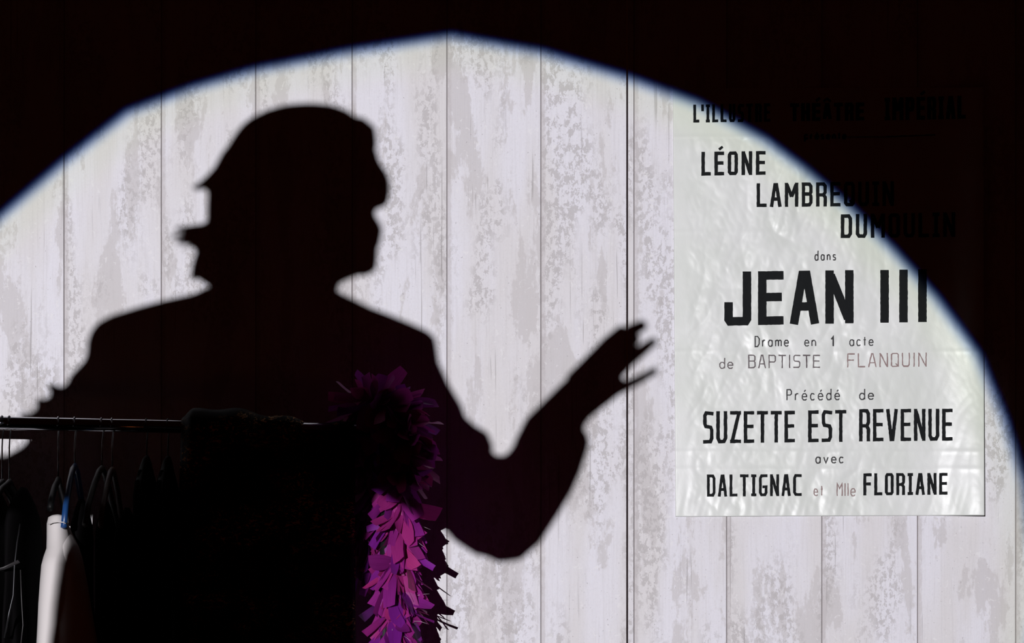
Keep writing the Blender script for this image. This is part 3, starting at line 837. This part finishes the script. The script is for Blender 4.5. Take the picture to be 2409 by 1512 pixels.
# the other arm, held out and bent upwards, its hand beyond the frame
limb(body, [(300, 850, .056), (230, 980, .050), (140, 1100, .044), (40, 1165, .042), (-20, 1160, .042)], 14)
limb(body, [(10, 1160, .042), (-70, 1100, .040), (-150, 1010, .034), (-200, 950, .027)], 14)
strip(body, [((-200, 905), (-150, 975), .024), ((-245, 865), (-190, 940), .020), ((-290, 825), (-225, 905), .017)], n=14)
for fg in ([(-205, 900, .014, .01), (-225, 850, .011, .03), (-240, 805, .0095, .032), (-262, 772, .008, .028)],
           [(-275, 840, .013, 0), (-318, 795, .011, -.008), (-350, 768, .009, -.014), (-378, 757, .0075, -.01)],
           [(-262, 855, .013, 0), (-310, 820, .011, -.016), (-345, 795, .009, -.02), (-378, 780, .0075, -.016)],
           [(-250, 872, .013, 0), (-300, 845, .0105, -.014), (-335, 822, .009, -.018), (-365, 806, .0072, -.014)],
           [(-238, 890, .012, 0), (-282, 882, .0088, -.006), (-312, 868, .0078, -.008), (-340, 850, .0062, -.004)]):
    pts = [S(p[0], p[1], p[3]) for p in fg]; body.tube(pts + [pts[-1] + (pts[-1] - pts[-2]).normalized() * .004], [p[2] for p in fg] + [fg[-1][2] * .55], 12)
bo = remesh(body.obj('body', SKIN, actor), .0036, 2)

# eyes and mouth
for s in (-1, 1):
    e = MB().ball(S(850, 440, s * .031), .012, .012, .012).obj('eye', EYE, actor)
    MB().ball(S(857.5, 440, s * .031), .0085, .0085, .0055, 10, 7).obj('iris', IRISM, e)
mo = MB(); strip(mo, [((880, 533), (899, 537), .018), ((880, 545), (899, 547), .021), ((880, 556), (896, 560), .016)], n=10)
mo.obj('lips', LIP, actor)

# hair: cap, bob at the back with flicked ends, fringe
hair = MB()
rows(hair, [(244, 705, 748, .02), (247, 668, 782, .035), (258, 628, 815, .055), (275, 592, 840, .072), (292, 570, 868, .080), (310, 555, 878, .083), (340, 536, 880, .086), (366, 522, 877, .085),
            (385, 511, 850, .086), (405, 500, 800, .088), (430, 490, 760, .089), (470, 487, 740, .089), (510, 486, 720, .088), (545, 484, 700, .086), (580, 476, 690, .083), (610, 464, 680, .080), (640, 456, 670, .075), (660, 470, 650, .065), (676, 495, 630, .05)])
limb(hair, [(552, 385, .026), (518, 412, .015), (486, 431, .0085), (452, 445, .004)])
for dy, dl in ((-12, 0), (0, -8), (10, 4)):
    limb(hair, [(520, 551 + dy, .016, dy * .002), (480, 552 + dy, .010, dy * .002), (446, 554 + dy * 1.2, .007, dy * .002), (409 + dl, 556 + dy * 1.5, .0035, dy * .002)], 8)
limb(hair, [(505, 565, .014), (478, 570, .008), (452, 577, .004), (430, 590, .0022)], 8)
limb(hair, [(500, 580, .020), (472, 620, .013), (455, 652, .006), (452, 662, .003)])
for i, (x, y) in enumerate(((650, 262), (690, 250), (735, 246), (780, 259), (820, 280), (600, 285))):
    hair.ball(S(x, y + 22), .018, .03, .016)
limb(hair, [(840, 300, .018, .02), (868, 312, .012, .03), (872, 345, .009, .035), (868, 375, .004, .034)], 8)
limb(hair, [(840, 300, .018, -.02), (868, 310, .012, -.03), (874, 342, .009, -.035), (870, 372, .004, -.034)], 8)
remesh(hair.obj('hair', HAIR, actor), .0042, 1)

# jacket with padded shoulders and wide sleeves ending in ruffles
jk = MB()
rows(jk, [(672, 492, 775, .06), (690, 455, 806, .065), (705, 385, 838, .08), (722, 322, 872, .095), (742, 258, 925, .11), (760, 226, 968, .12), (778, 214, 1008, .125), (795, 206, 1026, .128), (850, 200, 1033, .13),
          (900, 215, 1010, .132), (1000, 250, 970, .135), (1150, 265, 940, .135), (1300, 270, 912, .132), (1450, 248, 902, .13), (1600, 226, 905, .145), (1760, 222, 912, .155), (1900, 235, 910, .15)])
strip(jk, [((880, 930), (1026, 800), .075), ((892, 1010), (1035, 866), .072), ((905, 1080), (1055, 900), .07), ((930, 1170), (1088, 954), .066), ((985, 1207), (1100, 1000), .064),
           ((1030, 1228), (1128, 1040), .062), ((1068, 1273), (1146, 1068), .062), ((1117, 1305), (1165, 1070), .062), ((1187, 1322), (1192, 1070), .06)])
strip(jk, [((1110, 1290), (1172, 1324), .04), ((1085, 1250), (1225, 1318), .058), ((1100, 1170), (1271, 1278), .062), ((1140, 1110), (1310, 1218), .062), ((1178, 1083), (1345, 1160), .06),
           ((1190, 1072), (1367, 1110), .058), ((1208, 1045), (1383, 1060), .055), ((1218, 1026), (1388, 1040), .052), ((1230, 1000), (1379, 1010), .042)])
for x, y in ((1100, 996), (1120, 1012), (1138, 1022), (1148, 1045), (1145, 1062)):
    jk.ball(S(x - 8, y + 5), .0125, .022, .0105)
limb(jk, [(1112, 1048, .020), (1136, 1034, .011), (1152, 1036, .0055)], 8)
limb(jk, [(1072, 1010, .018), (1090, 992, .010), (1101, 990, .005)], 8)
limb(jk, [(1120, 1070, .018), (1140, 1062, .009), (1150, 1058, .005)], 8)
# left sleeve
strip(jk, [((215, 775), (340, 930), .075), ((200, 845), (325, 1030), .072), ((164, 882), (305, 1110), .07), ((148, 930), (285, 1175), .066), ((112, 965), (245, 1212), .064), ((84, 1005), (200, 1228), .062), ((54, 1048), (130, 1232), .06), ((10, 1072), (50, 1236), .058), ((-30, 1072), (-30, 1226), .058)])
strip(jk, [((50, 1200), (-20, 1235), .04), ((20, 1120), (-90, 1205), .058), ((-20, 1070), (-140, 1150), .058), ((-70, 1030), (-190, 1090), .055), ((-100, 985), (-215, 1040), .05)])
limb(jk, [(150, 935, .020), (128, 918, .009), (117, 900, .005)], 8)
limb(jk, [(130, 960, .020), (100, 952, .010), (84, 938, .005)], 8)
limb(jk, [(100, 985, .020), (72, 985, .010), (44, 976, .005)], 8)
remesh(jk.obj('jacket', SUIT, actor), .005, 1)

tr = MB()
rows(tr, [(1850, 262, 900, .135), (1930, 260, 905, .14), (2000, 275, 895, .13)])
for a in (445, 735):
    strip(tr, [((a - 160, 1930), (a + 150, 1930), .12), ((a - 140, 2100), (a + 140, 2100), .11), ((a - 125, 2500), (a + 125, 2500), .095), ((a - 120, 3000), (a + 120, 3000), .085), ((a - 120, 3180), (a + 120, 3180), .085)])
remesh(tr.obj('trousers', TROUSER, actor), .008, 2)
for a in (445, 735):
    sh = MB(); strip(sh, [((a - 62, 3150), (a + 62, 3150), .055, -.02), ((a - 84, 3215), (a + 84, 3215), .145, -.075), ((a - 86, 3250), (a + 86, 3250), .15, -.075), ((a - 84, 3262), (a + 84, 3262), .148, -.075)], pw=.8)
    sh.obj('shoe', LEATHER, actor)

# ------------------------------------------------------------------ the theatre spotlight that throws the beam
sp = empty('theatre_spotlight', (LIGHT.x, LIGHT.y - .3, 0))
tag(sp, 'black theatre spotlight on a tripod stand, throwing the white beam', 'spotlight')
aim = (wall_pt(1000, 1400) - LIGHT).normalized()
def ax(t): return LIGHT + aim * t
MB().tube([ax(-.03), ax(-.09), ax(-.30), ax(-.34), ax(-.58), ax(-.62)], [.075, .08, .08, .11, .11, .06], 24).obj('housing', BLACK_METAL, sp)
MB().tube([ax(-.029), ax(-.022)], .066, 24).obj('lens', mat('lens_glass', (.7, .75, .8), .05), sp)
mb = MB()
for s in (-1, 1):
    mb.tube([ax(-.42) + V((s * .125, 0, 0)), ax(-.42) + V((s * .13, 0, -.18)), ax(-.42) + V((0, 0, -.22))], .010, 8)
mb.obj('yoke', BLACK_METAL, sp)
c = ax(-.42)
MB().tube([(c.x, c.y, c.z - .215), (c.x, c.y, .22)], .016, 12).obj('pole', BLACK_METAL, sp)
for k in range(3):
    a = math.radians(90 + 120 * k)
    MB().tube([(c.x, c.y, .42), (c.x + .42 * math.cos(a), c.y + .42 * math.sin(a), .012)], .011, 10).obj('leg', BLACK_METAL, sp)
